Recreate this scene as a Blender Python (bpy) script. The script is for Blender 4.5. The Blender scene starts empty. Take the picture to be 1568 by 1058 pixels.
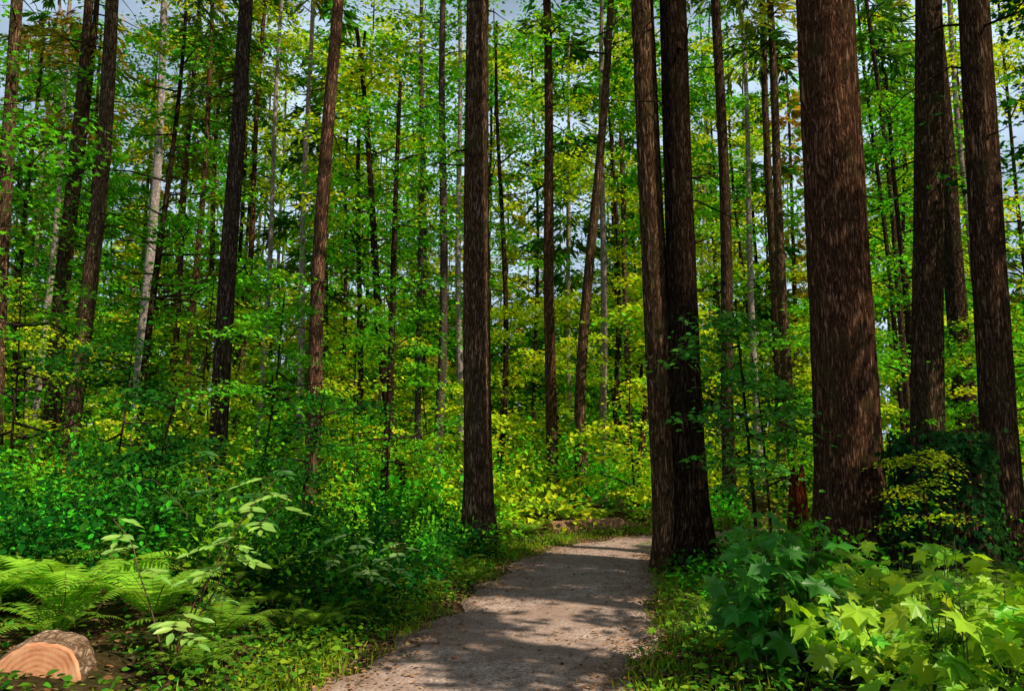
import bpy, math, numpy as np
from math import radians, sin, cos, pi
from mathutils import Vector
rng = np.random.default_rng(11)
U = lambda a, b, n=None: rng.uniform(a, b, n)

# ------------------------------------------------------------------ mesh builder
class Builder:
    def __init__(s):
        s.v=[]; s.li=[]; s.k=[]; s.mi=[]; s.c=[]; s.sm=[]; s.n=0
    def add(s, V, F, mat=0, col=(1,1,1), smooth=False):
        V=np.asarray(V,dtype=np.float32); F=np.asarray(F,dtype=np.int64)
        c=np.asarray(col,dtype=np.float32)
        if c.ndim==1: c=np.broadcast_to(c,(len(V),3))
        s.v.append(V); s.c.append(c); s.li.append((F+s.n).ravel())
        s.k.append(np.full(len(F),F.shape[1])); s.mi.append(np.full(len(F),mat))
        s.sm.append(np.full(len(F),smooth)); s.n+=len(V)
    def place(s, T, F, pos, R, sc, col, mat=1, smooth=False):
        N=len(pos); k=len(T)
        if N==0: return
        V=np.einsum('nij,kj->nki',R,T)*np.asarray(sc)[:,None,None]+pos[:,None,:]
        FF=(F[None]+(np.arange(N)*k)[:,None,None]).reshape(-1,F.shape[1])
        s.add(V.reshape(-1,3),FF,mat,np.repeat(col,k,axis=0),smooth)
    def merge(s,b,o):
        o=np.array(o,dtype=np.float32)
        for v,li,kk,mi,c,sm in zip(b.v,b.li,b.k,b.mi,b.c,b.sm):
            s.v.append(v+o); s.li.append(li+s.n); s.k.append(kk); s.mi.append(mi); s.c.append(c); s.sm.append(sm)
        s.n+=b.n
    def obj(s, name, mats, loc=(0,0,0)):
        V=np.concatenate(s.v); L=np.concatenate(s.li); K=np.concatenate(s.k)
        me=bpy.data.meshes.new(name)
        me.vertices.add(len(V)); me.vertices.foreach_set("co",V.ravel())
        me.loops.add(len(L)); me.loops.foreach_set("vertex_index",L.astype(np.int32))
        me.polygons.add(len(K))
        st=np.concatenate([[0],np.cumsum(K)[:-1]]).astype(np.int32)
        me.polygons.foreach_set("loop_start",st)
        me.polygons.foreach_set("material_index",np.concatenate(s.mi).astype(np.int32))
        me.polygons.foreach_set("use_smooth",np.concatenate(s.sm).astype(bool))
        me.update(calc_edges=True)
        a=me.attributes.new("Col",'FLOAT_COLOR','POINT')
        C=np.ones((len(V),4),dtype=np.float32); C[:,:3]=np.concatenate(s.c)
        a.data.foreach_set("color",C.ravel())
        for m in mats: me.materials.append(m)
        o=bpy.data.objects.new(name,me); o.location=loc
        bpy.context.scene.collection.objects.link(o)
        return o

def unit(a): return a/np.maximum(np.linalg.norm(a,axis=-1,keepdims=True),1e-6)
def frames(d,n):
    d=unit(d); n=unit(n-(n*d).sum(-1,keepdims=True)*d); x=np.cross(d,n)
    return np.stack([x,d,n],axis=-1)

LEAF4=np.array([(0,0,0),(.36,.45,.07),(0,1,-.05),(-.36,.45,.07)]); F4=np.array([[0,1,2,3]])
LEAF6=np.array([(0,0,0),(.24,.2,.03),(.29,.55,.05),(0,1,-.08),(-.29,.55,.05),(-.24,.2,.03)]); F6=np.array([[0,1,2,3],[0,3,4,5]])
SPRAY=np.array([(0,0,0),(.12,.4,-.02),(0,1,-.12),(-.12,.4,-.02)])
def maple_template(detail):
    full=[]; order=[-150,-100,-48,0,48,100,150]; rad={0:.66,48:.6,100:.44,150:.3}
    if not detail: order=[-110,-50,0,50,110]; rad={0:.66,50:.6,110:.44}
    for i,a in enumerate(order):
        r=rad[abs(a)]
        if detail: full+=[(a-16,r*.62),(a-8,r*.74),(a,r),(a+8,r*.74),(a+16,r*.62)]
        else: full+=[(a,r)]
        if i<len(order)-1:
            m=(a+order[i+1])/2; full.append((m,.36 if abs(m)<60 else .27))
    full.append((180,.12))
    V=[(0,.3,-.03)]
    for a,r in full:
        t=radians(a); V.append((r*sin(t),.3+r*cos(t),.05*sin(3*t)-.18*r*r))
    n=len(full)
    return np.array(V),np.array([[0,1+i,1+(i+1)%n] for i in range(n)])
MAP_L,FML=maple_template(False); MAP_H,FMH=maple_template(True)

def jit(base,n,a=.25,hue=.25):
    b=np.asarray(base,dtype=float)
    if b.ndim==1: b=np.broadcast_to(b,(n,3))
    b=b*(1+a*np.clip(rng.normal(size=(n,1)),-2,2.2))
    h=np.clip(rng.normal(size=n)*hue,-.6,.8)
    out=b.copy(); out[:,0]*=1+h; out[:,1]*=1+.2*h
    return np.clip(out,.003,.47)

def tube(B,P,r,seg=5,mat=0,col=(1,1,1)):
    P=np.asarray(P,float); r=np.asarray(r,float); n=len(P)
    T=unit(np.gradient(P,axis=0)); ref=np.array([0,0,1.]) if abs(T[0,2])<.8 else np.array([1.,0,0])
    X=unit(np.cross(T,ref)); Y=np.cross(T,X)
    a=np.linspace(0,2*pi,seg,endpoint=False)
    V=P[:,None]+r[:,None,None]*(np.cos(a)[None,:,None]*X[:,None]+np.sin(a)[None,:,None]*Y[:,None])
    i=np.arange(n-1)[:,None]*seg; j=np.arange(seg)[None]; j2=(j+1)%seg
    F=np.stack([i+j,i+j2,i+seg+j2,i+seg+j],-1).reshape(-1,4)
    B.add(V.reshape(-1,3),F,mat,col,True)

# ------------------------------------------------------------------ materials
def newmat(name):
    m=bpy.data.materials.new(name); m.use_nodes=True; nt=m.node_tree; nt.nodes.clear()
    return m,nt,nt.nodes,nt.links
def N(nt,t,**kw):
    n=nt.nodes.new(t)
    for k,v in kw.items():
        if k in n.inputs: n.inputs[k].default_value=v
        else: setattr(n,k,v)
    return n
def ramp(nt,stops):
    r=nt.nodes.new('ShaderNodeValToRGB'); e=r.color_ramp.elements
    while len(e)<len(stops): e.new(.5)
    for i,(p,c) in enumerate(stops): e[i].position=p; e[i].color=(*c,1)
    return r

def leaf_material(name,gloss=0,trans=1.3):
    m,nt,nn,L=newmat(name)
    at=N(nt,'ShaderNodeAttribute',attribute_name='Col')
    df=N(nt,'ShaderNodeBsdfDiffuse'); L.new(at.outputs['Color'],df.inputs['Color'])
    mul=N(nt,'ShaderNodeMix',data_type='RGBA',blend_type='MULTIPLY'); mul.inputs[0].default_value=1
    L.new(at.outputs['Color'],mul.inputs[6]); mul.inputs[7].default_value=(trans*1.1,trans,trans*.5,1)
    tr=N(nt,'ShaderNodeBsdfTranslucent'); L.new(mul.outputs[2],tr.inputs['Color'])
    ad=N(nt,'ShaderNodeAddShader'); L.new(df.outputs[0],ad.inputs[0]); L.new(tr.outputs[0],ad.inputs[1])
    o=N(nt,'ShaderNodeOutputMaterial')
    if gloss:
        gl=N(nt,'ShaderNodeBsdfGlossy'); gl.inputs['Roughness'].default_value=.42
        gl.inputs['Color'].default_value=(.85,.85,.7,1)
        mx=N(nt,'ShaderNodeMixShader'); mx.inputs[0].default_value=gloss
        L.new(ad.outputs[0],mx.inputs[1]); L.new(gl.outputs[0],mx.inputs[2]); L.new(mx.outputs[0],o.inputs['Surface'])
    else: L.new(ad.outputs[0],o.inputs['Surface'])
    return m
M_LEAF=leaf_material("foliage_leaf",0,.9); M_LEAFB=leaf_material("broad_leaf",.03,.9)
def litter_material():
    m,nt,nn,L=newmat("dead_leaf"); at=N(nt,'ShaderNodeAttribute',attribute_name='Col'); df=N(nt,'ShaderNodeBsdfDiffuse')
    L.new(at.outputs['Color'],df.inputs['Color']); o=N(nt,'ShaderNodeOutputMaterial'); L.new(df.outputs[0],o.inputs['Surface']); return m
M_LITTER=litter_material()

def bark_material(name,dark,mid,light,sc=(20,20,3.2),lichen=.15,lc=(.2,.21,.14)):
    m,nt,nn,L=newmat(name)
    tc=N(nt,'ShaderNodeTexCoord'); mp=N(nt,'ShaderNodeMapping'); mp.inputs['Scale'].default_value=sc
    L.new(tc.outputs['Object'],mp.inputs['Vector'])
    ns=N(nt,'ShaderNodeTexNoise',Scale=1.1,Detail=7.0,Roughness=.7,Distortion=.6); L.new(mp.outputs[0],ns.inputs['Vector'])
    a1=N(nt,'ShaderNodeMath',operation='MULTIPLY_ADD'); a1.inputs[1].default_value=2; a1.inputs[2].default_value=-1; L.new(ns.outputs['Fac'],a1.inputs[0])
    a2=N(nt,'ShaderNodeMath',operation='ABSOLUTE'); L.new(a1.outputs[0],a2.inputs[0])
    a3=N(nt,'ShaderNodeMath',operation='MULTIPLY'); a3.inputs[1].default_value=3.4; a3.use_clamp=True; L.new(a2.outputs[0],a3.inputs[0])
    n2=N(nt,'ShaderNodeTexNoise',Scale=3.0,Detail=4.0,Roughness=.7); L.new(mp.outputs[0],n2.inputs['Vector'])
    ad2=N(nt,'ShaderNodeMix',data_type='FLOAT'); ad2.inputs[0].default_value=.38; L.new(a3.outputs[0],ad2.inputs[2]); L.new(n2.outputs['Fac'],ad2.inputs[3])
    r=ramp(nt,[(.18,dark),(.5,mid),(.85,light)]); L.new(ad2.outputs[0],r.inputs[0])
    big=N(nt,'ShaderNodeTexNoise',Scale=2.2,Detail=6.0,Roughness=.72); L.new(tc.outputs['Object'],big.inputs['Vector'])
    r2=ramp(nt,[(.50,(0,0,0)),(.64,(lichen,)*3)]); L.new(big.outputs['Fac'],r2.inputs[0])
    mc=N(nt,'ShaderNodeMix',data_type='RGBA'); L.new(r2.outputs[0],mc.inputs[0]); L.new(r.outputs[0],mc.inputs[6]); mc.inputs[7].default_value=(*lc,1)
    at=N(nt,'ShaderNodeAttribute',attribute_name='Col')
    m2=N(nt,'ShaderNodeMix',data_type='RGBA',blend_type='MULTIPLY'); m2.inputs[0].default_value=1
    L.new(mc.outputs[2],m2.inputs[6]); L.new(at.outputs['Color'],m2.inputs[7])
    bp=N(nt,'ShaderNodeBump',Strength=1.0,Distance=.04); L.new(ad2.outputs[0],bp.inputs['Height'])
    p=N(nt,'ShaderNodeBsdfDiffuse'); p.inputs['Roughness'].default_value=.5
    L.new(m2.outputs[2],p.inputs['Color']); L.new(bp.outputs[0],p.inputs['Normal'])
    o=N(nt,'ShaderNodeOutputMaterial'); L.new(p.outputs[0],o.inputs['Surface'])
    return m
M_BARK=bark_material("fir_bark",(.010,.006,.004),(.17,.105,.068),(.54,.37,.25),lichen=.45,lc=(.085,.10,.038))
M_PALE=bark_material("alder_bark",(.22,.17,.14),(.45,.37,.32),(.7,.62,.56),(7,7,5),.3)
M_WOOD=bark_material("red_rotten_wood",(.07,.015,.006),(.36,.09,.03),(.55,.2,.09),(20,20,4),.05)

def simple_noise_mat(name,stops,scale,bump=.6,dist=.02,vscale=None,second=None):
    m,nt,nn,L=newmat(name)
    tc=N(nt,'ShaderNodeTexCoord')
    a=N(nt,'ShaderNodeTexNoise',Scale=scale,Detail=9.0,Roughness=.75); L.new(tc.outputs['Object'],a.inputs['Vector'])
    r=ramp(nt,stops); L.new(a.outputs['Fac'],r.inputs[0]); col=r.outputs[0]; h=a.outputs['Fac']
    if vscale:
        v=N(nt,'ShaderNodeTexVoronoi',Scale=vscale); L.new(tc.outputs['Object'],v.inputs['Vector'])
        bw=N(nt,'ShaderNodeRGBToBW'); L.new(v.outputs['Color'],bw.inputs[0])
        r3=ramp(nt,[(.1,(.45,.44,.44)),(.6,(1,1,1)),(.95,(1.6,1.55,1.5))]); L.new(bw.outputs[0],r3.inputs[0])
        m3=N(nt,'ShaderNodeMix',data_type='RGBA',blend_type='MULTIPLY'); m3.inputs[0].default_value=.85
        L.new(col,m3.inputs[6]); L.new(r3.outputs[0],m3.inputs[7]); col=m3.outputs[2]
        hh=N(nt,'ShaderNodeMath',operation='ADD'); L.new(a.outputs['Fac'],hh.inputs[0]); L.new(bw.outputs[0],hh.inputs[1]); h=hh.outputs[0]
    if second:
        b=N(nt,'ShaderNodeTexNoise',Scale=second[0],Detail=5.0); L.new(tc.outputs['Object'],b.inputs['Vector'])
        r4=ramp(nt,[(.45,(0,0,0)),(.6,(second[2],)*3)]); L.new(b.outputs['Fac'],r4.inputs[0])
        m4=N(nt,'ShaderNodeMix',data_type='RGBA'); L.new(r4.outputs[0],m4.inputs[0]); L.new(col,m4.inputs[6]); m4.inputs[7].default_value=(*second[1],1); col=m4.outputs[2]
    bp=N(nt,'ShaderNodeBump',Strength=bump,Distance=dist); L.new(h,bp.inputs['Height'])
    p=N(nt,'ShaderNodeBsdfDiffuse'); L.new(col,p.inputs['Color']); L.new(bp.outputs[0],p.inputs['Normal'])
    o=N(nt,'ShaderNodeOutputMaterial'); L.new(p.outputs[0],o.inputs['Surface'])
    return m
M_GROUND=simple_noise_mat("forest_floor",[(.3,(.018,.011,.006)),(.5,(.08,.05,.022)),(.7,(.17,.10,.045))],5,1,.05,38,(1.1,(.05,.06,.014),.5))
M_PATH=simple_noise_mat("gravel_path",[(.3,(.24,.155,.11)),(.5,(.50,.35,.27)),(.72,(.70,.53,.42))],3.5,.8,.013,60,(.9,(.36,.23,.16),.6))

# ------------------------------------------------------------------ terrain and path
CL=np.array([(-1.6,-8),(-1.4,-3),(-1.0,1),(-.55,4),(-.2,6.2),(.24,8),(.75,10.6),(1.15,12.8),(1.75,14.5),(2.9,16.0),(5,17.4),(9,18.6),(15,19.5),(24,20)],float)
def catmull(P,n):
    out=[]
    Q=np.vstack([2*P[0]-P[1],P,2*P[-1]-P[-2]])
    for i in range(1,len(Q)-2):
        for t in np.linspace(0,1,n,endpoint=False):
            a,b,c,d=Q[i-1:i+3]
            out.append(.5*((2*b)+(-a+c)*t+(2*a-5*b+4*c-d)*t*t+(-a+3*b-3*c+d)*t**3))
    out.append(P[-1]); return np.array(out)
PC=catmull(CL,16); NP=len(PC)-3
def pdist(x,y):
    x=np.asarray(x,float).ravel(); y=np.asarray(y,float).ravel(); out=np.empty(len(x))
    for i in range(0,len(x),20000):
        out[i:i+20000]=np.sqrt(((x[i:i+20000,None]-PC[None,:,0])**2+(y[i:i+20000,None]-PC[None,:,1])**2).min(1))
    return out
def sst(a,b,x):
    t=np.clip((x-a)/(b-a),0,1); return t*t*(3-2*t)
def gz(x,y):
    x=np.asarray(x,float); sh=x.shape; x=x.ravel(); y=np.asarray(y,float).ravel()
    d=pdist(x,y)
    n=.08*np.sin(x*.9+1.3*np.sin(y*.7))+.07*np.sin(y*1.1+.8*x)+.03*np.sin(3.1*x+2*y)*np.cos(2.7*y-x)
    far=.3*np.sin(x*.11+1)*np.sin(y*.09)*sst(15,50,y)
    z=-.045+.045*sst(1.0,1.35,d)+sst(1.2,3.2,d)*(.16+n)+far*sst(3,8,d)
    return z.reshape(sh)
def gz1(x,y): return float(gz(np.array([x]),np.array([y]))[0])

def axis(lo,hi,c,step,growth=1.12):
    a=[c]; s=step
    while a[-1]<hi:
        a.append(a[-1]+s); s=s if abs(a[-1]-c)<12 else s*growth
    b=[c]; s=step
    while b[-1]>lo:
        b.append(b[-1]-s); s=s if abs(b[-1]-c)<12 else s*growth
    return np.array(sorted(set(a+b)))
gx=axis(-500,500,0,.16); gy=axis(-400,700,10,.16)
X,Y=np.meshgrid(gx,gy); Z=gz(X,Y)
Z=Z+.02*np.sin(X*11+3*np.sin(Y*7))*np.sin(Y*9+X)*sst(1.3,2,pdist(X,Y)).reshape(X.shape)
B=Builder(); nx=len(gx); ny=len(gy)
i=np.arange(ny-1)[:,None]*nx+np.arange(nx-1)[None]; F=np.stack([i,i+1,i+nx+1,i+nx],-1).reshape(-1,4)
B.add(np.stack([X,Y,Z],-1).reshape(-1,3),F,0,(1,1,1),True); B.obj("forest_ground",[M_GROUND])

B=Builder(); T=unit(np.gradient(PC,axis=0)); NR=np.stack([T[:,1],-T[:,0]],-1); n=len(PC); W=17
t=np.linspace(-1,1,W); arc=np.arange(n)
hw=1.14+.12*np.sin(arc*.35)+.08*np.sin(arc*.93+1); hw2=1.14+.12*np.sin(arc*.31+2)+.08*np.sin(arc*1.1)
h=np.where(t[None]<0,hw[:,None],hw2[:,None])*t[None]
px=PC[:,0,None]+NR[:,0,None]*h; py=PC[:,1,None]+NR[:,1,None]*h
pz=.012*(1-t[None]**2)+.006*np.sin(px*5+py*3)*np.sin(py*4)-.05*(np.abs(t[None])>.99)+0*px
i=np.arange(n-1)[:,None]*W+np.arange(W-1)[None]; F=np.stack([i,i+1,i+W+1,i+W],-1).reshape(-1,4)
B.add(np.stack([px,py,pz],-1).reshape(-1,3),F,0,(1,1,1),True); B.obj("gravel_path",[M_PATH])

# ------------------------------------------------------------------ trees
def trunk(B,H,r0,lean=(0,0),seg=14,rings=24,flare=.5,bend=0.,tint=(1,1,1),rough=.03,off=(0,0),mat=0,ztaper=.6,wob=.08):
    z=np.concatenate([np.linspace(-.4,1.6,max(6,rings//4)),np.linspace(1.6,H,rings)[1:]])
    ph=U(0,6,4)
    cx=off[0]+lean[0]*z+bend*np.sin(z*.22+ph[0])*np.minimum(1,z/3.)+wob*(np.sin(z*.35+ph[1])-sin(ph[1]))
    cy=off[1]+lean[1]*z+wob*(np.sin(z*.3+ph[2])-sin(ph[2]))
    r=r0*(1-ztaper*np.clip(z,0,H)/H)
    a=np.linspace(0,2*pi,seg,endpoint=False)[None]
    zz=z[:,None]
    fl=flare*np.exp(-np.maximum(zz,0)/.45)*(1+.35*np.sin(4*a+ph[3])+.2*np.sin(7*a+ph[1]))
    rr=r[:,None]*(1+fl+rough*(np.sin(9*a+.5*np.sin(zz*1.7)+ph[0])+.8*np.sin(14*a+.7*np.sin(zz*2.3+1))+.7*np.sin(2*a+zz*.8+ph[2])+.5*np.sin(zz*6+3*a)))
    V=np.stack([cx[:,None]+rr*np.cos(a),cy[:,None]+rr*np.sin(a),zz+0*a],-1)
    n=len(z); i=np.arange(n-1)[:,None]*seg; j=np.arange(seg)[None]; j2=(j+1)%seg
    F=np.stack([i+j,i+j2,i+seg+j2,i+seg+j],-1).reshape(-1,4)
    B.add(V.reshape(-1,3),F,mat,tint,True)
    return lambda q:(np.interp(q,z,cx),np.interp(q,z,cy),np.interp(q,z,r))

def conifer_crown(B,tf,z0,H,R,nb,M,size,base,tubes=True,tint=(.6,.6,.6)):
    zb=np.sort(z0+(H-z0)*U(0,1,nb)**1.05); az=U(0,2*pi,nb)
    L=R*np.clip(1-(zb-z0)/(H-z0+.5),0,1)**.65*U(.6,1.15,nb)+.4
    cx,cy,r=tf(zb); up=U(-.1,.25,nb); dr=U(.25,.5,nb)
    if tubes:
        tt=np.array([0,.35,.7,1.])
        for k in range(nb):
            P=np.stack([cx[k]+cos(az[k])*L[k]*tt,cy[k]+sin(az[k])*L[k]*tt,zb[k]+up[k]*L[k]*tt-dr[k]*L[k]*tt**2],-1)
            tube(B,P,np.array([.035,.022,.012,.004])*(.5+L[k]/4),3,0,tint)
    t=U(.12,1,(nb,M))**.75; sg=np.where(rng.random((nb,M))<.5,-1,1); s=sg*U(0,1,(nb,M))*(.34*L[:,None]*(1.05-t)+.08)
    ca=np.cos(az)[:,None]; sa=np.sin(az)[:,None]
    x=cx[:,None]+ca*L[:,None]*t-sa*s; y=cy[:,None]+sa*L[:,None]*t+ca*s
    z=zb[:,None]+up[:,None]*L[:,None]*t-dr[:,None]*L[:,None]*t**2-.3*np.abs(s)+rng.normal(size=t.shape)*.05
    p=np.stack([x,y,z],-1).reshape(-1,3)
    d=np.stack([ca-sa*sg*.9+0*t,sa+ca*sg*.9+0*t,-.45+0*t],-1).reshape(-1,3)+rng.normal(size=(nb*M,3))*.35
    nrm=np.array([0,0,1.])+rng.normal(size=(nb*M,3))*.45
    bc=np.repeat(jit(base,nb,.22,.25),M,axis=0)
    B.place(SPRAY,F4,p,frames(d,nrm),size*U(.5,1.4,nb*M),jit(bc,nb*M,.25,.2),1)

def broad_crown(B,tf,z0,z1,R,nb,S,K,size,base,tubes=True,spr=.5,flat=.16,temp=(LEAF4,F4),rise=(.1,.7),tilt=.45,tint=(.6,.6,.6),mat=1):
    zb=U(z0,z1,nb); az=U(0,2*pi,nb); f=(zb-z0)/(z1-z0+1e-3)
    L=R*(1-.55*f**2)*U(.45,1.1,nb); ri=U(rise[0],rise[1],nb); dr=U(.1,.45,nb)
    cx,cy,r=tf(zb)
    if tubes:
        tt=np.array([0,.3,.6,1.])
        for k in range(nb):
            P=np.stack([cx[k]+cos(az[k])*L[k]*tt,cy[k]+sin(az[k])*L[k]*tt,zb[k]+ri[k]*L[k]*tt-dr[k]*L[k]*tt**2],-1)
            P[1:,:]+=rng.normal(size=(3,3))*.05*L[k]
            tube(B,P,np.array([.03,.02,.012,.004])*(.35+L[k]/3.5),4,0,tint)
    t=U(.3,1.05,(nb,S)); s=rng.normal(size=(nb,S))*.2*L[:,None]*(1.2-t*.6)
    ca=np.cos(az)[:,None]; sa=np.sin(az)[:,None]
    sx=cx[:,None]+ca*L[:,None]*t-sa*s; sy=cy[:,None]+sa*L[:,None]*t+ca*s
    sz=zb[:,None]+ri[:,None]*L[:,None]*t-dr[:,None]*L[:,None]*t**2+rng.normal(size=t.shape)*.12*spr
    c=np.stack([sx,sy,sz],-1).reshape(-1,3); ns=len(c)
    rad=spr*U(.55,1.25,ns); rep=lambda q:np.repeat(q,K,axis=0)
    o=rng.normal(size=(ns*K,3))*rep(rad)[:,None]*np.array([.55,.55,flat])
    o[:,2]-=.25*(o[:,0]**2+o[:,1]**2)/np.maximum(rep(rad),.1)
    p=rep(c)+o
    d=o*np.array([1,1,0])+rng.normal(size=(ns*K,3))*.35*np.array([1,1,.5])*rep(rad)[:,None]; d[:,2]-=.25*np.linalg.norm(d[:,:2],axis=1)
    nrm=np.array([0,0,1.])+rng.normal(size=(ns*K,3))*tilt+np.array([.25,-.2,0])
    bc=rep(jit(base,ns,.30,.28))
    B.place(temp[0],temp[1],p,frames(d,nrm),size*U(.55,1.25,ns*K),jit(bc,ns*K,.22,.18),mat)

def twigs(B,tf,z0,z1,n,L=1.2,r=.012,tint=(.4,.4,.36)):
    for k in range(n):
        z=U(min(z0,z1*.6),z1); az=U(0,2*pi); l=L*U(.3,1.2); cx,cy,rr=tf(z)
        tt=np.array([0,.4,.75,1.]); P=np.stack([cx+cos(az)*l*tt,cy+sin(az)*l*tt,z+U(-.2,.35)*l*tt-.35*l*tt**2],-1)
        P[1:]+=rng.normal(size=(3,3))*.06*l; P[0]=(cx+cos(az)*rr*.8,cy+sin(az)*rr*.8,z)
        tube(B,P,np.array([1.4,1,.6,.3])*r*(1+l*.3),4,0,tint)

FIR=(.038,.105,.010); OLIVE=(.17,.20,.016); RUST=(.27,.20,.022)
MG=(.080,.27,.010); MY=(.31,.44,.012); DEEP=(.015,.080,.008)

# named trees: name, x, y, lean, H, radius, kind, crown z0, R, tint, bark, bend
DK=(.5,.46,.42)
TR=[
("douglas_fir",-.56,14.0,-.009,34,.25,'c',15,2.6,(.92,.82,.68),0,0),
("douglas_fir",4.54,11.0,.011,38,.44,'c',17,3.0,(.95,.68,.56),0,0),
("douglas_fir",6.72,11.2,.021,34,.24,'c',16,2.6,(.75,.62,.53),0,0),
("western_hemlock",7.6,15,.060,32,.30,'c',15,2.6,(.7,.62,.52),0,.05),
("western_hemlock",11.4,20,-.022,30,.27,'c',16,2.4,DK,0,0),
("western_hemlock",5.86,22,.005,30,.18,'c',16,2.2,(.7,.6,.5),0,.05),
("red_alder",10.7,35,.003,28,.16,'b',15,3.0,(1.2,1.1,1.05),1,.08),
("western_hemlock",9.27,28,.005,28,.17,'c',16,2.4,(.9,.8,.6),0,0),
("western_hemlock",9.04,26,-.005,28,.18,'c',15,2.4,(.9,.8,.6),0,.05),
("western_hemlock",1.27,25,-.006,29,.19,'c',15,2.4,(1,.75,.55),0,.05),
("bigleaf_maple",2.03,24,.060,22,.18,'b',13,3.0,(1,.85,.68),0,.18),
("red_alder",3.33,30,.010,24,.15,'b',13,2.6,(.9,.8,.7),1,.05),
("red_alder",-2.45,26,.006,26,.16,'b',15,2.6,(.3,.26,.22),1,.05),
("red_alder",-3.48,30,-.007,24,.13,'b',15,2.6,(.3,.26,.22),1,.05),
("red_alder",-1.95,32,-.013,26,.15,'b',16,2.4,(1.2,1.1,1.05),1,.0),
("bigleaf_maple",-3.0,24,-.15,15,.15,'b',9,2.8,(.4,.33,.27),0,.25),
("douglas_fir",-4.93,20,.023,32,.20,'c',15,2.4,(1.35,1.0,.88),0,.05),
("douglas_fir",-6.53,18,.005,32,.21,'c',15,2.4,(.62,.6,.62),0,.05),
("red_alder",-13.0,28,-.002,28,.20,'b',17,2.6,(1.3,1.22,1.25),1,.0),
("douglas_fir",-10.96,20,.007,32,.22,'c',15,2.4,(1.1,.98,.88),0,.08),
("douglas_fir",-13.7,24,.005,30,.2,'c',14,2.6,(.9,.8,.7),0,0),
("douglas_fir",-11.4,18,-.04,30,.17,'c',15,2.4,(1.2,1.0,.85),0,0),
("red_alder",-7.95,30,0,26,.15,'b',16,2.4,(1.2,1.0,.95),1,.05),
("western_hemlock",-14.5,34,.01,28,.15,'c',13,2.4,(.9,.7,.5),0,0),
("western_hemlock",-13.0,32,.012,28,.15,'c',13,2.4,(1.4,1.05,.75),0,0),
("western_hemlock",-12.4,36,.02,28,.16,'c',14,2.4,(1,.7,.5),0,0),
("red_alder",-10.4,33,.01,27,.13,'b',16,2.4,(1.1,1,.95),1,0),
("red_alder",-19.5,33,.0,27,.15,'b',16,2.4,(1.2,1.1,1.05),1,0),
("red_alder",17.5,30,0,26,.13,'b',16,2.4,(.9,.8,.75),1,0),
("western_hemlock",13.9,28,-.034,24,.12,'c',14,2.0,(.7,.6,.5),0,0),
("vine_maple",3.6,24,.12,7,.12,'b',4.5,2.0,(.7,.55,.4),0,0),
("western_hemlock",-15.2,27,.01,28,.15,'c',13,2.4,(.5,.42,.35),0,0),
# unseen, added beside and behind the viewer on the right to dapple the trail
("douglas_fir",12.8,1.4,0,30,.3,'s',9,2.6,DK,0,0),
("bigleaf_maple",12.8,8.2,0,12,.2,'a',6,2.2,DK,0,0),
("bigleaf_maple",7.4,2.2,0,11,.16,'a',6.2,2.3,DK,0,0),
("bigleaf_maple",9.8,5.9,0,12,.16,'a',6.8,2.3,DK,0,0),
]
for (nm,x,y,ln,H,r,kind,z0,R,tint,bk,bend) in TR:
    B=Builder(); near=y<16
    tf=trunk(B,H,r,(ln,0),48 if near and y>8 else 16,110 if near and y>8 else 36,.55 if near else .35,bend,tint,.022 if near else .03,wob=.03 if near else .07)
    mats=[M_PALE if bk else M_BARK,M_LEAF]
    if kind=='s':
        conifer_crown(B,tf,z0,H,R,28,60,.6,FIR)
    elif kind=='a':
        broad_crown(B,tf,z0,H*.95,R,16,4,44,.19,MG,spr=.5,flat=.12,tilt=.3)
    elif kind=='c':
        base=FIR if rng.random()<.5 else OLIVE
        if rng.random()<.15: base=RUST
        conifer_crown(B,tf,z0,H,R,32 if y<17 else 40,66 if y>17 else 40,.40,base)
        twigs(B,tf,4.5,z0+2,14 if near else 26,1.2)
    else:
        broad_crown(B,tf,z0,H*.97,R,22,6,16,.2,MG if rng.random()<.4 else MY,spr=.6)
        twigs(B,tf,5,z0,8,1.3)
    B.obj(nm,mats,(x,y,gz1(x,y)))

# twin-stemmed fir at the bend
B=Builder()
trunk(B,34,.20,(-.026,0),40,110,.5,0,(.95,.78,.6),.022,(-.17,.12),wob=.02)
tf=trunk(B,34,.235,(-.004,0),44,110,.9,0,(.26,.235,.21),.022,(.12,0),wob=.02)
conifer_crown(B,tf,16,34,2.8,34,50,.5,FIR); twigs(B,tf,4,12,14,1.)
B.obj("twin_stem_fir",[M_BARK,M_LEAF],(2.42,11.6,gz1(2.42,11.6)))

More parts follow.
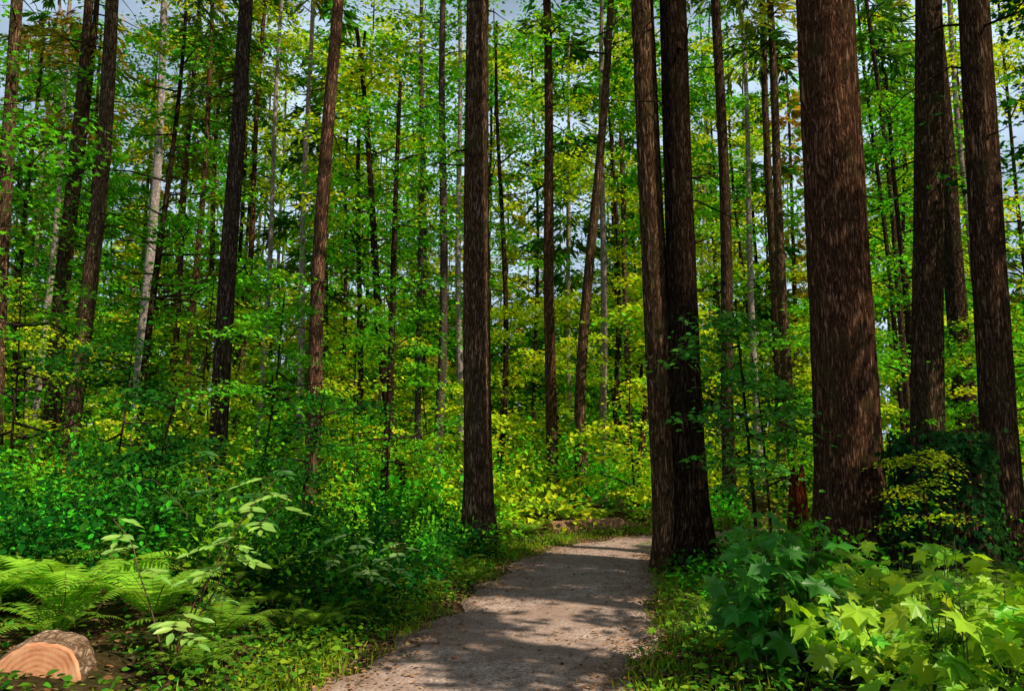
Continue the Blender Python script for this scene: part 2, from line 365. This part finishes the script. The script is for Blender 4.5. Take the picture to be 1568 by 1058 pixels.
# bigleaf maples with visible crowns
for (x,y,H,R,z0,col,nb,size) in [(-13,16.5,13,4.0,4,MG,32,.16),(-10.5,23,15,3.8,5,MG,28,.16),(-5.5,28,17,4.0,4,MG,32,.17),
    (-1.4,36,21,4.8,5,MY,38,.2),(4.6,36,22,4.8,4,MY,38,.2),(7.2,31,18,3.8,5,MG,30,.18),(12.5,25,14,3.4,4,MG,24,.17),(-17,28,17,4.5,4,MG,34,.18),
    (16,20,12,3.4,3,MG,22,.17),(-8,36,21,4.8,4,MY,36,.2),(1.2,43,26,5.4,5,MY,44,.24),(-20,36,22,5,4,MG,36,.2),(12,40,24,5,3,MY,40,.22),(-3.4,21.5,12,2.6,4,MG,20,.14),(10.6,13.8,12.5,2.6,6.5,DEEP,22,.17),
    (-14.5,42,26,5.5,6,MY,42,.24),(-4.8,44,28,5.5,6,MG,44,.24),(7.5,46,29,5.5,6,MY,46,.24),(19,38,25,5,4,MY,40,.22),(-15.5,20,14,3.4,5,DEEP,26,.15),(-.5,29,18,3.0,7,MG,22,.17),
    (16,33,23,4.4,5,MG,36,.2),(24,36,25,5,5,MY,38,.22),(3,52,33,6,8,MG,38,.28),(-10,52,33,6,8,MY,38,.28),(13,52,33,6,8,MG,38,.28),(-22,46,29,6,6,MG,40,.26)]:
    B=Builder(); tf=trunk(B,H,.12,(U(-.03,.03),0),10,24,.3,.15,(.4,.36,.3),.02)
    broad_crown(B,tf,z0,H*.98,R,nb,8,22,size,col,spr=.7,temp=(MAP_L,FML) if y<18 else (LEAF4,F4))
    B.obj("bigleaf_maple",[M_BARK,M_LEAF],(x,y,gz1(x,y)))
# vine maples of the understorey
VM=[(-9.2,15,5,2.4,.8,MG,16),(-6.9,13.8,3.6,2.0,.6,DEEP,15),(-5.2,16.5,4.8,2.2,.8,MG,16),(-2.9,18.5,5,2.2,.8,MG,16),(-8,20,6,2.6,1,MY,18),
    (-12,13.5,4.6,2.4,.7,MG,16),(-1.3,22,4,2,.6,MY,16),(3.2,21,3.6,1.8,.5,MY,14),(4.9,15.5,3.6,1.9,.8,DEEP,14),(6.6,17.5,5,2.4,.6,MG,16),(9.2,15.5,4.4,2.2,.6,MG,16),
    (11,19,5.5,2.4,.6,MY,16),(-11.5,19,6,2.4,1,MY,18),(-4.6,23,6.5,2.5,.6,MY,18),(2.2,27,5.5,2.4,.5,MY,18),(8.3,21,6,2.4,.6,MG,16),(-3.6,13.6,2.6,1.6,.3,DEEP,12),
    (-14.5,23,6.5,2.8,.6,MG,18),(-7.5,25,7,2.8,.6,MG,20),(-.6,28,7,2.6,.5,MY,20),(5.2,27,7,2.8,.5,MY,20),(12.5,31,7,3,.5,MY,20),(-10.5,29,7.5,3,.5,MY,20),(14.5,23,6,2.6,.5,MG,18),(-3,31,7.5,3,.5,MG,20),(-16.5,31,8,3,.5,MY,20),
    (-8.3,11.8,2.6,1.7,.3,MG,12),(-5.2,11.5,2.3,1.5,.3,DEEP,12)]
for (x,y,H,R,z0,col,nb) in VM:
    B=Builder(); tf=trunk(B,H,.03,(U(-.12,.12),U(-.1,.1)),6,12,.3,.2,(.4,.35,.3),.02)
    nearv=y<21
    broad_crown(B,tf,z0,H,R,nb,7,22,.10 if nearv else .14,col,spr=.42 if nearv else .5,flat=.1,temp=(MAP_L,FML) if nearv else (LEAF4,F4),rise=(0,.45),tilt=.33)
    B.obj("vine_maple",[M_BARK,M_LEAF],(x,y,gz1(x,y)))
B=Builder(); tf=trunk(B,3.4,.025,(-.03,0),8,20,.3,.12,(.35,.3,.28),.02,wob=.05)
broad_crown(B,tf,1.4,3.3,1.15,17,6,16,.095,(.045,.18,.015),spr=.32,flat=.09,temp=(MAP_H,FMH),rise=(0,.35),tilt=.3)
B.obj("vine_maple",[M_BARK,M_LEAFB],(2.85,9.5,gz1(2.85,9.5)))

# distant forest as one mass
B=Builder()
for k in range(185):
    y=36+60*rng.random()**.8; x=U(-1,1)*(.72*y+10); H=U(24,38); B2=Builder()
    t=U(.35,1.3); tint=(t,t*U(.75,.95),t*U(.55,.9))
    pale=rng.random()<.3
    tf=trunk(B2,H,U(.1,.2),(U(-.02,.02),0),6,10,.3,.1,tint,.0,mat=2 if pale else 0)
    if rng.random()<.55:
        c=[FIR,OLIVE,RUST,FIR,OLIVE][rng.integers(5)]
        conifer_crown(B2,tf,U(4,12),H,U(2.2,3.2),46,38,.8,c,tubes=False)
        twigs(B2,tf,3,12,8,1.6,.015)
    else:
        broad_crown(B2,tf,U(3,9),H*.92,U(3,4.6),26,6,14,.34,[MG,MG,MY][rng.integers(3)],tubes=False,spr=.85)
    B.merge(B2,(x,y,gz1(x,y)))
for k in range(120):   # young broadleaf thicket and far edge
    far=k>=70
    y=U(40,80) if not far else U(96,112); x=U(-1,1)*(.72*y+8); H=U(6,13) if not far else U(14,24); B2=Builder()
    tf=trunk(B2,H,.08,(0,0),5,6,.2,.1,(.4,.35,.3),0)
    broad_crown(B2,tf,.3,H,U(2.5,4) if not far else 6,26 if not far else 40,6,14,.38 if not far else .8,[MG,MG,MY][rng.integers(3)],tubes=False,spr=.9 if not far else 1.6)
    B.merge(B2,(x,y,gz1(x,y)))
B.obj("distant_forest",[M_BARK,M_LEAF,M_PALE])

# ------------------------------------------------------------------ shrubs
def clear_of(x,y,m=0.):
    return ((x+3.75)**2+(y-7.1)**2>(.75+m)**2)&((x+3.1)**2+(y-5.7)**2>(.55+m)**2)
def mounds(B,cx,cy,rad,hgt,K,size,base,temp=(LEAF6,F6)):
    n=len(cx); cz=gz(cx,cy); rep=lambda q:np.repeat(q,K,axis=0)
    u=unit(rng.normal(size=(n*K,3))); u[:,2]=np.abs(u[:,2]); q=U(.35,1.05,n*K)[:,None]**.6
    off=u*q*np.stack([rep(rad),rep(rad),rep(hgt)],-1)+.06*rng.normal(size=(n*K,3))
    off[:,2]+=.16*rep(hgt)*np.sin(7*off[:,0]+rep(cx)*3)*np.sin(6*off[:,1]+rep(cy)*5)
    p=np.stack([rep(cx),rep(cy),rep(cz)],-1)+off; p[:,2]=np.maximum(p[:,2],gz(p[:,0],p[:,1])+.02)
    d=u*np.array([1,1,.2])+rng.normal(size=(n*K,3))*.5; nrm=np.array([.15,-.15,1.])+.35*u+rng.normal(size=(n*K,3))*.4
    bc=rep(jit(base,n,.3,.35))
    keep=(pdist(p[:,0],p[:,1])>1.08)&clear_of(p[:,0],p[:,1])
    p=p[keep]; R=frames(d[keep],nrm[keep]); m=len(p)
    B.place(temp[0],temp[1],p,R,rep(size)[keep]*U(.6,1.25,m),jit(bc[keep],m,.3,.25),0)
def region(n,x0,x1,y0,y1,mind):
    x=U(x0,x1,n); y=U(y0,y1,n); k=pdist(x,y)>mind; return x[k],y[k]
def pick(n,f,a,b): return np.where((rng.random(n)<f)[:,None],np.array(a),np.array(b))
B=Builder()
x,y=region(220,-11,-.5,7.2,15.5,1.6); d=pdist(x,y)
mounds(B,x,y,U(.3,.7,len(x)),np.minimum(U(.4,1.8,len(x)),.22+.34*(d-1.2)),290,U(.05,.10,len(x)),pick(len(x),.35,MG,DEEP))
x,y=region(80,2.3,11,8,15,1.5); d=pdist(x,y)
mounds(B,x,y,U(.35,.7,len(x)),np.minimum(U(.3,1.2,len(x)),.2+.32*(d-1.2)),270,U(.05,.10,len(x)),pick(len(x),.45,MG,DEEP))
B.obj("salal_shrubs",[M_LEAF])
B=Builder()
x,y=region(480,-22,22,15,38,1.9); d=pdist(x,y)
mounds(B,x,y,U(.5,1.2,len(x)),np.minimum(U(.8,3.6,len(x)),.2+.5*(d-1.2)),260,U(.11,.17,len(x)),pick(len(x),.42,MY,MG),(LEAF4,F4))
yy=38+50*rng.random(320); x=U(-1,1,320)*(.7*yy+5)
mounds(B,x,yy,U(1.2,2.2,320),U(1.5,5,320),180,U(.28,.42,320),pick(320,.45,MY,MG),(LEAF4,F4))
B.obj("understory_shrubs",[M_LEAF])

# ------------------------------------------------------------------ ferns
def fern_mesh(name,nf,L,base,lift=(.75,1.3)):
    B=Builder()
    for f in range(nf):
        az=2*pi*f/nf+U(-.25,.25); l=L*U(.7,1.1); rise=U(lift[0],lift[1]); n=34
        t=np.linspace(0,1,n); rad=l*(t*.95)*cos(rise*.55); z=l*(sin(rise)*t-(.30+sin(rise)*.45)*t**2.1)
        P=np.stack([np.cos(az)*rad,np.sin(az)*rad,z+.05],-1); T=unit(np.gradient(P,axis=0))
        tube(B,P[::3],np.linspace(.006,.002,len(P[::3])),3,0,(.10,.09,.02))
        side=np.array([-sin(az),cos(az),0]); w=l*.15*np.sin(np.clip(t*1.02+.08,0,1)*pi)**.55*(1-.55*t)
        for sg in (-1,1):
            p=P[2:]; d=side*sg+T[2:]*.35+np.array([0,0,-.12])+rng.normal(size=(n-2,3))*.06
            nr=np.cross(T[2:],side)*1.0; nr=nr*np.sign(nr[:,2:3]+1e-3)+rng.normal(size=(n-2,3))*.12
            Tm=np.array([(-.10,0,0),(.10,0,0),(.085,.5,.0),(0,1,-.05),(-.085,.5,0)]); FF=np.array([[0,1,2,3,4]])
            B.place(Tm,FF,p,frames(d,nr),w[2:],jit(base,n-2,.12,.12),0)
    return B.obj(name,[M_LEAF])
FP=[(-3.95,7.35,1.6,1.9),(-3.1,7.2,1.3,1.5),(-4.6,6.9,1.3,1.5),(-4.9,8.2,1.4,1.3),(-1.95,9.3,.9,.8),(-1.3,10.6,.75,.8),(-2.6,8.4,1.1,.9),(-.4,13.2,.8,.9),(.3,16.6,1.0,1.3),(1.2,17.9,1.1,1.4),(.7,18.3,1.1,1.4),(2.0,18.6,1.0,1.3),(-.7,16.6,.9,1.1),
    (4.5,8.2,.9,.9),(3.4,8.0,.8,.9),(5.2,8.5,.9,.9),(2.6,13.6,.8,.9),(3.6,9.3,.8,.8),(-5.8,9.2,1,.7),(-2.4,6.8,1.0,1.1),(-1.75,7.4,.75,1),
    (-2.2,7.9,.9,.7),(-3.1,8.7,1.0,.6),(-1.35,8.3,.6,1.0),(-4.2,9.3,1,.6),(-1.0,9.6,.6,1.0),(-2.9,10.2,.9,.5),(-.8,11.4,.7,.8),(-4.8,10.6,1,.6),(-1.9,11.9,.8,.6),(-.5,10.6,.55,1),(2.0,8.3,.55,1),(2.35,9.6,.6,1),(-2.3,6.1,.65,1),(-3.6,6.6,.9,1.2)]
for k,(x,y,L,b) in enumerate(FP):
    o=fern_mesh("sword_fern",17 if L>1.2 else 13,L,np.array((.11,.21,.014))*b,(.95,1.4) if L>1.05 else (.7,1.25)); o.location=(x,y,gz1(x,y)); o.rotation_euler[2]=U(0,6)

# ------------------------------------------------------------------ thimbleberry, lower right
def stemmed_plant(name,spots,size,base,K,temp,loc):
    B=Builder()
    for (sx,sy,h,spread) in spots:
        z0=gz1(loc[0]+sx,loc[1]+sy)
        for s in range(K):
            az=U(0,2*pi); o=spread*U(.2,1); hh=h*U(.4,1.05)
            tip=np.array([sx+cos(az)*o,sy+sin(az)*o,z0+hh]); b=np.array([sx+.15*cos(az),sy+.15*sin(az),z0])
            tt=np.linspace(0,1,5)[:,None]; P=b+(tip-b)*tt+np.array([0,0,.12*h])*np.sin(tt*pi)
            tube(B,P,np.array([.006,.005,.004,.003,.002]),4,1,(.06,.09,.02))
            nl=5; q=U(.2,1.0,nl); pos=b+(tip-b)*q[:,None]+np.array([0,0,.12*h])*np.sin(q*pi)[:,None]
            a2=U(0,2*pi,nl); pet=np.stack([np.cos(a2),np.sin(a2),.25+0*a2],-1)*U(.06,.16,nl)[:,None]
            for i in range(nl): tube(B,np.stack([pos[i],pos[i]+pet[i]*.6+[0,0,.01],pos[i]+pet[i]]),[.003,.0025,.002],3,1,(.08,.11,.02))
            d=pet*np.array([1,1,0])*5+rng.normal(size=(nl,3))*.15; d[:,2]-=.3
            nr=np.array([.1,-.25,1.])+rng.normal(size=(nl,3))*.33
            B.place(temp[0],temp[1],pos+pet,frames(d,nr),size*U(.5,1.15,nl),jit(base,nl,.22,.25),0)
    return B.obj(name,[M_LEAFB,M_LEAFB],(loc[0],loc[1],0))
spots=[(U(-1.35,1.5),U(-1.3,1.4),U(.3,.75),U(.25,.5)) for _ in range(56)]
spots=[s for s in spots if pdist([3.2+s[0]],[5.3+s[1]])[0]>1.9]
stemmed_plant("thimbleberry_bush",spots,.23,(.20,.34,.014),6,(MAP_H,FMH),(3.2,5.3))  # sunlit look put into the leaf colour, raised for this bush
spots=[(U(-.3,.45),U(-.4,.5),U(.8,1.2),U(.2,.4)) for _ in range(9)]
stemmed_plant("thimbleberry_bush",spots,.25,(.035,.15,.012),6,(MAP_H,FMH),(1.95,5.8))  # same plant in the shade, put into a darker leaf colour
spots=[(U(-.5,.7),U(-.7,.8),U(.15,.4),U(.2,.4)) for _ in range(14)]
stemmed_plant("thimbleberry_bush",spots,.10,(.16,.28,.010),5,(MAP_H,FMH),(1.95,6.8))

# elderberry saplings with compound leaves
def elder(name,loc,stems,base,lsz=.13):
    B=Builder()
    for (tx,ty,h,nl) in stems:
        tt=np.linspace(0,1,7)[:,None]; P=np.array([tx,ty,h])*tt; P[:,2]+=.15*h*np.sin(tt[:,0]*pi); P+=rng.normal(size=P.shape)*.012
        tube(B,P,np.linspace(.008,.003,7),5,1,(.10,.05,.02))
        for k in range(nl):
            q=.35+.65*(k+1)/nl; i=min(5,int(q*6)); p0=P[i]+(P[i+1]-P[i])*(q*6-i)
            az=k*2.4+U(-.3,.3); l=lsz*U(1.6,2.3); dirv=np.array([cos(az),sin(az)*.8-.2,.15])
            s=np.linspace(0,1,6)[:,None]; Q=p0+dirv*l*s-np.array([0,0,.35*l])*s**2
            tube(B,Q,np.linspace(.003,.0015,6),3,1,(.08,.10,.02))
            side=unit(np.cross(dirv,[0,0,1.])); pos=[];d=[]
            for j in (2,3,4):
                for sg in (-1,1): pos.append(Q[j]); d.append(side*sg+unit(dirv)*.55+[0,0,-.25])
            pos.append(Q[5]); d.append(unit(dirv)+[0,0,-.5]); pos=np.array(pos); d=np.array(d)+rng.normal(size=(7,3))*.08
            nr=np.array([0.1,-.4,1.])+rng.normal(size=(7,3))*.15
            Tm=np.array([(0,0,0),(.10,.15,.02),(.19,.42,.04),(.14,.75,.02),(0,1,-.05),(-.14,.75,.02),(-.19,.42,.04),(-.10,.15,.02)]); FF=np.array([[0,1,2,3,4],[0,4,5,6,7]])
            B.place(Tm,FF,pos,frames(d,nr),lsz*U(.8,1.15,7),jit(base,7,.12,.12),0)
    return B.obj(name,[M_LEAFB,M_LEAFB],(loc[0],loc[1],gz1(*loc)))
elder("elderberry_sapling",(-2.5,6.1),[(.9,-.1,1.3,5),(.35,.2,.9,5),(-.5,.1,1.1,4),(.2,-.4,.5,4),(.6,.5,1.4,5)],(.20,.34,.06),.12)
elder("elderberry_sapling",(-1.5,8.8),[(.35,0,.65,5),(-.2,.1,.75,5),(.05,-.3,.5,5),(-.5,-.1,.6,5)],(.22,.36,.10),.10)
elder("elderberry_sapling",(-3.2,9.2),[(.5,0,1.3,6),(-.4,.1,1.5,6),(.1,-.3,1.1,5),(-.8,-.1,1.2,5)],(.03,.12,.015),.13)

B=Builder(); tf=trunk(B,1.6,.015,(-.1,0),5,8,.2,.05,(.5,.35,.25),.02)
broad_crown(B,tf,.8,1.6,.65,10,5,22,.045,MY,spr=.2,flat=.06,rise=(0,.3),tilt=.25)
B.obj("huckleberry_bush",[M_BARK,M_LEAF],(4.6,8.9,gz1(4.6,8.9)))

# ------------------------------------------------------------------ stumps
def stump(name,x,y,r,h,mat,ivy,jag=.15,tp=.1):
    B=Builder(); seg=36; z=np.linspace(-.2,h,16); a=np.linspace(0,2*pi,seg,endpoint=False)[None]; zz=z[:,None]
    rr=r*(1+.5*np.exp(-np.maximum(zz,0)/.3)*(1+.4*np.sin(5*a))+.07*np.sin(9*a+zz)+.06*np.sin(15*a+2*zz))-tp*r*zz/h
    top=(zz/h)**6*jag*(np.sin(2*a+.5)+.6*np.sin(5*a+1)+.5*np.sin(13*a))
    V=np.stack([rr*np.cos(a),rr*np.sin(a),zz+top],-1).reshape(-1,3)
    i=np.arange(15)[:,None]*seg; j=np.arange(seg)[None]; j2=(j+1)%seg
    F=np.stack([i+j,i+j2,i+seg+j2,i+seg+j],-1).reshape(-1,4); B.add(V,F,0,(.6,.5,.45),True)
    ring=V[-seg:]; C=np.vstack([ring,ring*[.5,.5,1]-[0,0,.08],[[0,0,h-.15]]])
    j=np.arange(seg); j2=(j+1)%seg; B.add(C,np.stack([j,j2,seg+j2,seg+j],-1),0,(.7,.5,.4),True)
    B.add(C,np.stack([seg+j,seg+j2,np.full(seg,2*seg)],-1),0,(.7,.5,.4),True)
    if ivy:
        n=ivy; al=U(0,2*pi,n); zl=U(0,h+.05,n); rl=r*(1.03+.5*np.exp(-zl/.3))*U(.95,1.3,n)
        p=np.stack([rl*np.cos(al),rl*np.sin(al),zl],-1)
        m=n//3; p[:m,2]=h+U(-.05,.22,m); p[:m,:2]*=U(.1,1,m)[:,None]
        out=np.stack([np.cos(al),np.sin(al),0*al],-1)
        d=out*.3+np.array([0,0,-.7])+rng.normal(size=(n,3))*.5; nr=out+np.array([0,0,.5])+rng.normal(size=(n,3))*.35
        B.place(MAP_L,FML,p,frames(d,nr),.10*U(.6,1.3,n),jit((.012,.045,.010),n,.3,.2),1)
    return B.obj(name,[mat,M_LEAF],(x,y,gz1(x,y)))
stump("ivy_covered_stump",5.15,9.8,.46,1.55,M_BARK,2600)
stump("rotten_stump",4.62,13.2,.17,1.2,M_WOOD,0,.16,.35)

# logs
def log(name,p0,p1,r,mat,endmat,tint=(1,1,1)):
    B=Builder(); p0=np.array(p0,float); p1=np.array(p1,float); ax=unit(p1-p0); Lh=np.linalg.norm(p1-p0)
    X=unit(np.cross(ax,[0,0,1.])); Yv=np.cross(X,ax); seg=64; n=16; s=np.linspace(0,1,n); a=np.linspace(0,2*pi,seg,endpoint=False)
    rr=r*(1+.035*np.sin(3*a)[None]+.02*np.sin(7*a+2)[None]+.012*np.sin(17*a+1)[None]+.015*np.sin(s[:,None]*9+2*a[None])); rr[0]*=.97; rr[-1]*=.97
    V=p0+ax*(s[:,None,None]*Lh)+rr[...,None]*(np.cos(a)[None,:,None]*X+np.sin(a)[None,:,None]*Yv)
    i=np.arange(n-1)[:,None]*seg; j=np.arange(seg)[None]; j2=(j+1)%seg
    B.add((V-p0).reshape(-1,3),np.stack([i+j,i+j2,i+seg+j2,i+seg+j],-1).reshape(-1,4),0,tint,True)
    for q,e in ((0,p0),(n-1,p1)):
        ring=V[q]-p0; c=(e-p0)[None]; C=np.vstack([ring,c+(ring-c)*.93+ax*(.012 if q else -.012),c+(ring-c)*.4+ax*(.01 if q else -.01),c+ax*(.012 if q else -.012)])
        j=np.arange(seg); j2=(j+1)%seg
        for k in (0,1): B.add(C,np.stack([k*seg+j,k*seg+j2,(k+1)*seg+j2,(k+1)*seg+j],-1),1,(1,1,1))
        B.add(C,np.stack([2*seg+j,2*seg+j2,np.full(seg,3*seg)],-1),1,(1,1,1))
    return B.obj(name,[mat,endmat],p0)
def cutwood():
    m,nt,nn,L=newmat("cut_wood"); tc=N(nt,'ShaderNodeTexCoord')
    wv=N(nt,'ShaderNodeTexWave',wave_type='RINGS',rings_direction='Y',Scale=9.0,Distortion=2.5,Detail=3.0); L.new(tc.outputs['Object'],wv.inputs['Vector'])
    ns=N(nt,'ShaderNodeTexNoise',Scale=7.0,Detail=8.0,Roughness=.7); L.new(tc.outputs['Object'],ns.inputs['Vector'])
    mx=N(nt,'ShaderNodeMix',data_type='FLOAT'); mx.inputs[0].default_value=.86; L.new(wv.outputs['Fac'],mx.inputs[2]); L.new(ns.outputs['Fac'],mx.inputs[3])
    r=ramp(nt,[(.25,(.34,.10,.04)),(.5,(.68,.28,.12)),(.8,(.8,.48,.26))]); L.new(mx.outputs[0],r.inputs[0])
    p=N(nt,'ShaderNodeBsdfPrincipled'); p.inputs['Roughness'].default_value=.8; L.new(r.outputs[0],p.inputs['Base Color'])
    bp=N(nt,'ShaderNodeBump',Strength=.6,Distance=.01); L.new(ns.outputs['Fac'],bp.inputs['Height']); L.new(bp.outputs[0],p.inputs['Normal'])
    o=N(nt,'ShaderNodeOutputMaterial'); L.new(p.outputs[0],o.inputs['Surface']); return m
M_CUT=cutwood()
M_LOG=bark_material("log_bark",(.16,.08,.04),(.55,.34,.20),(.75,.55,.38),(16,5,16),0)
log("cut_log",(-3.16,5.6,.13),(-3.24,5.95,.14),.27,M_LOG,M_CUT)
log("fallen_log",(.8,17.0,.16),(2.35,17.75,.18),.16,M_LOG,M_CUT,(1,.9,.8))
log("broken_log",(5.9,9.0,.85),(6.9,9.4,.6),.08,M_WOOD,M_WOOD)

# ------------------------------------------------------------------ grass, litter
B=Builder()
n=42000; idx=rng.integers(40,NP,n); s=np.where(rng.random(n)<.5,-1,1)*(1.08+np.abs(rng.normal(size=n))*.5)
x=PC[idx,0]+NR[idx,0]*s+U(-.15,.15,n); y=PC[idx,1]+NR[idx,1]*s+U(-.15,.15,n)
cl=np.sin(x*4+2*np.sin(y*3))*np.sin(y*4.3+x)+rng.normal(size=n)*.35; k=(cl>.1)&(pdist(x,y)>.9)&clear_of(x,y); x=x[k];y=y[k];n=len(x)
p=np.stack([x,y,gz(x,y)-.01],-1); d=rng.normal(size=(n,3))*.5+[0,0,1.]; nr=rng.normal(size=(n,3))
BL=np.array([(-.035,0,0),(.035,0,0),(.02,.6,.1),(0,1,.3),(-.02,.6,.1)]); FB=np.array([[0,1,2,3,4]])
B.place(BL,FB,p,frames(d,nr),U(.05,.16,n),jit((.17,.24,.012),n,.35,.35),0)
n=30000; idx=rng.integers(40,NP,n); s=np.where(rng.random(n)<.5,-1,1)*(1.12+np.abs(rng.normal(size=n))*.9)
x=PC[idx,0]+NR[idx,0]*s+U(-.1,.1,n); y=PC[idx,1]+NR[idx,1]*s+U(-.15,.15,n)
cl=np.sin(x*2.3+2*np.sin(y*2))*np.sin(y*2.7+x)+rng.normal(size=n)*.4; k=(cl>-.2)&(pdist(x,y)>.98)&clear_of(x,y); x=x[k];y=y[k];n=len(x)
p=np.stack([x,y,gz(x,y)+U(.02,.2,n)],-1); d=rng.normal(size=(n,3))*[1,1,.3]; nr=rng.normal(size=(n,3))*.4+[0,0,1.]
B.place(LEAF6,F6,p,frames(d,nr),U(.025,.08,n),jit((.10,.20,.012),n,.35,.5),0)
x,y=region(15000,-6,5.5,4.5,9,1.4); k=clear_of(x,y)&(np.sin(x*3+y)*np.sin(y*3.4-x)+rng.normal(size=len(x))*.4>-.3); x=x[k]; y=y[k]; n=len(x)
p=np.stack([x,y,gz(x,y)+U(.02,.22,n)],-1); d=rng.normal(size=(n,3))*[1,1,.3]; nr=rng.normal(size=(n,3))*.4+[0,0,1.]
B.place(LEAF6,F6,p,frames(d,nr),U(.03,.09,n),jit((.05,.14,.010),n,.35,.5),0)
B.obj("path_edge_grass",[M_LEAF])
B=Builder()
n=24000; idx=rng.integers(40,NP,n); s=np.where(rng.random(n)<.5,-1,1)*(1.18-rng.normal(size=n)*.3); s[:1800]=U(-1.1,1.1,1800)
x=PC[idx,0]+NR[idx,0]*s+U(-.1,.1,n); y=PC[idx,1]+NR[idx,1]*s+U(-.15,.15,n)
p=np.stack([x,y,np.maximum(gz(x,y),.012)+.008],-1); d=rng.normal(size=(n,3))*[1,1,.1]; nr=rng.normal(size=(n,3))*.25+[0,0,1.]
B.place(LEAF6,F6,p,frames(d,nr),U(.012,.055,n),jit((.32,.17,.08),n,.4,.2),0)
x,y=region(14000,-9,9,5,17,1.1); n=len(x)
p=np.stack([x,y,gz(x,y)+.012],-1); d=rng.normal(size=(n,3))*[1,1,.1]; nr=rng.normal(size=(n,3))*.3+[0,0,1.]
B.place(LEAF6,F6,p,frames(d,nr),U(.03,.08,n),jit((.20,.11,.045),n,.4,.2),0)
B.obj("leaf_litter",[M_LITTER])

# ------------------------------------------------------------------ light, sky, camera
EL=radians(44); AZ=radians(124)     # clockwise from +Y towards +X
sd=np.array([sin(AZ)*cos(EL),cos(AZ)*cos(EL),sin(EL)])
sun=bpy.data.lights.new("sun",'SUN'); sun.energy=5; sun.angle=radians(.5); sun.color=(1,.94,.82)
so=bpy.data.objects.new("sun",sun); bpy.context.scene.collection.objects.link(so)
so.rotation_euler=Vector(sd.tolist()).to_track_quat('Z','Y').to_euler(); so.location=(30,-10,40)
w=bpy.data.worlds.new("World"); bpy.context.scene.world=w; w.use_nodes=True
nt=w.node_tree; bg=nt.nodes.get('Background') or nt.nodes.new('ShaderNodeBackground')
wo=nt.nodes.get('World Output') or nt.nodes.new('ShaderNodeOutputWorld'); nt.links.new(bg.outputs[0],wo.inputs[0])
sk=nt.nodes.new('ShaderNodeTexSky'); sk.sky_type='NISHITA'; sk.sun_disc=False; sk.dust_density=1.5
sk.sun_elevation=EL; sk.sun_rotation=AZ; bg.inputs[1].default_value=.05
# haze and broken cloud added low in the sky to brighten canopy gaps, clear overhead
tc=nt.nodes.new('ShaderNodeTexCoord'); cn=N(nt,'ShaderNodeTexNoise',Scale=4.0,Detail=6.0,Roughness=.6); nt.links.new(tc.outputs['Generated'],cn.inputs['Vector'])
cr=ramp(nt,[(.36,(.5,.5,.5)),(.6,(1,1,1))]); nt.links.new(cn.outputs['Fac'],cr.inputs[0])
sp=nt.nodes.new('ShaderNodeSeparateXYZ'); nt.links.new(tc.outputs['Generated'],sp.inputs[0])
mr=nt.nodes.new('ShaderNodeMapRange'); mr.inputs[1].default_value=.46; mr.inputs[2].default_value=.58; mr.inputs[3].default_value=1; mr.inputs[4].default_value=0
nt.links.new(sp.outputs['Z'],mr.inputs[0])
mm=N(nt,'ShaderNodeMath',operation='MULTIPLY'); nt.links.new(cr.outputs[0],mm.inputs[0]); nt.links.new(mr.outputs[0],mm.inputs[1])
cm=N(nt,'ShaderNodeMix',data_type='RGBA'); nt.links.new(mm.outputs[0],cm.inputs[0]); nt.links.new(sk.outputs[0],cm.inputs[6]); cm.inputs[7].default_value=(14.5,18.5,23,1)
nt.links.new(cm.outputs[2],bg.inputs[0])
cam=bpy.data.cameras.new("camera"); cam.sensor_width=36; cam.lens=28.24; cam.clip_end=3000
co=bpy.data.objects.new("camera",cam); co.location=(0,0,1.6); co.rotation_euler=(radians(98),0,0)
bpy.context.scene.collection.objects.link(co); bpy.context.scene.camera=co
vs=bpy.context.scene.view_settings; vs.view_transform='Standard'; vs.look='None'; vs.exposure=0
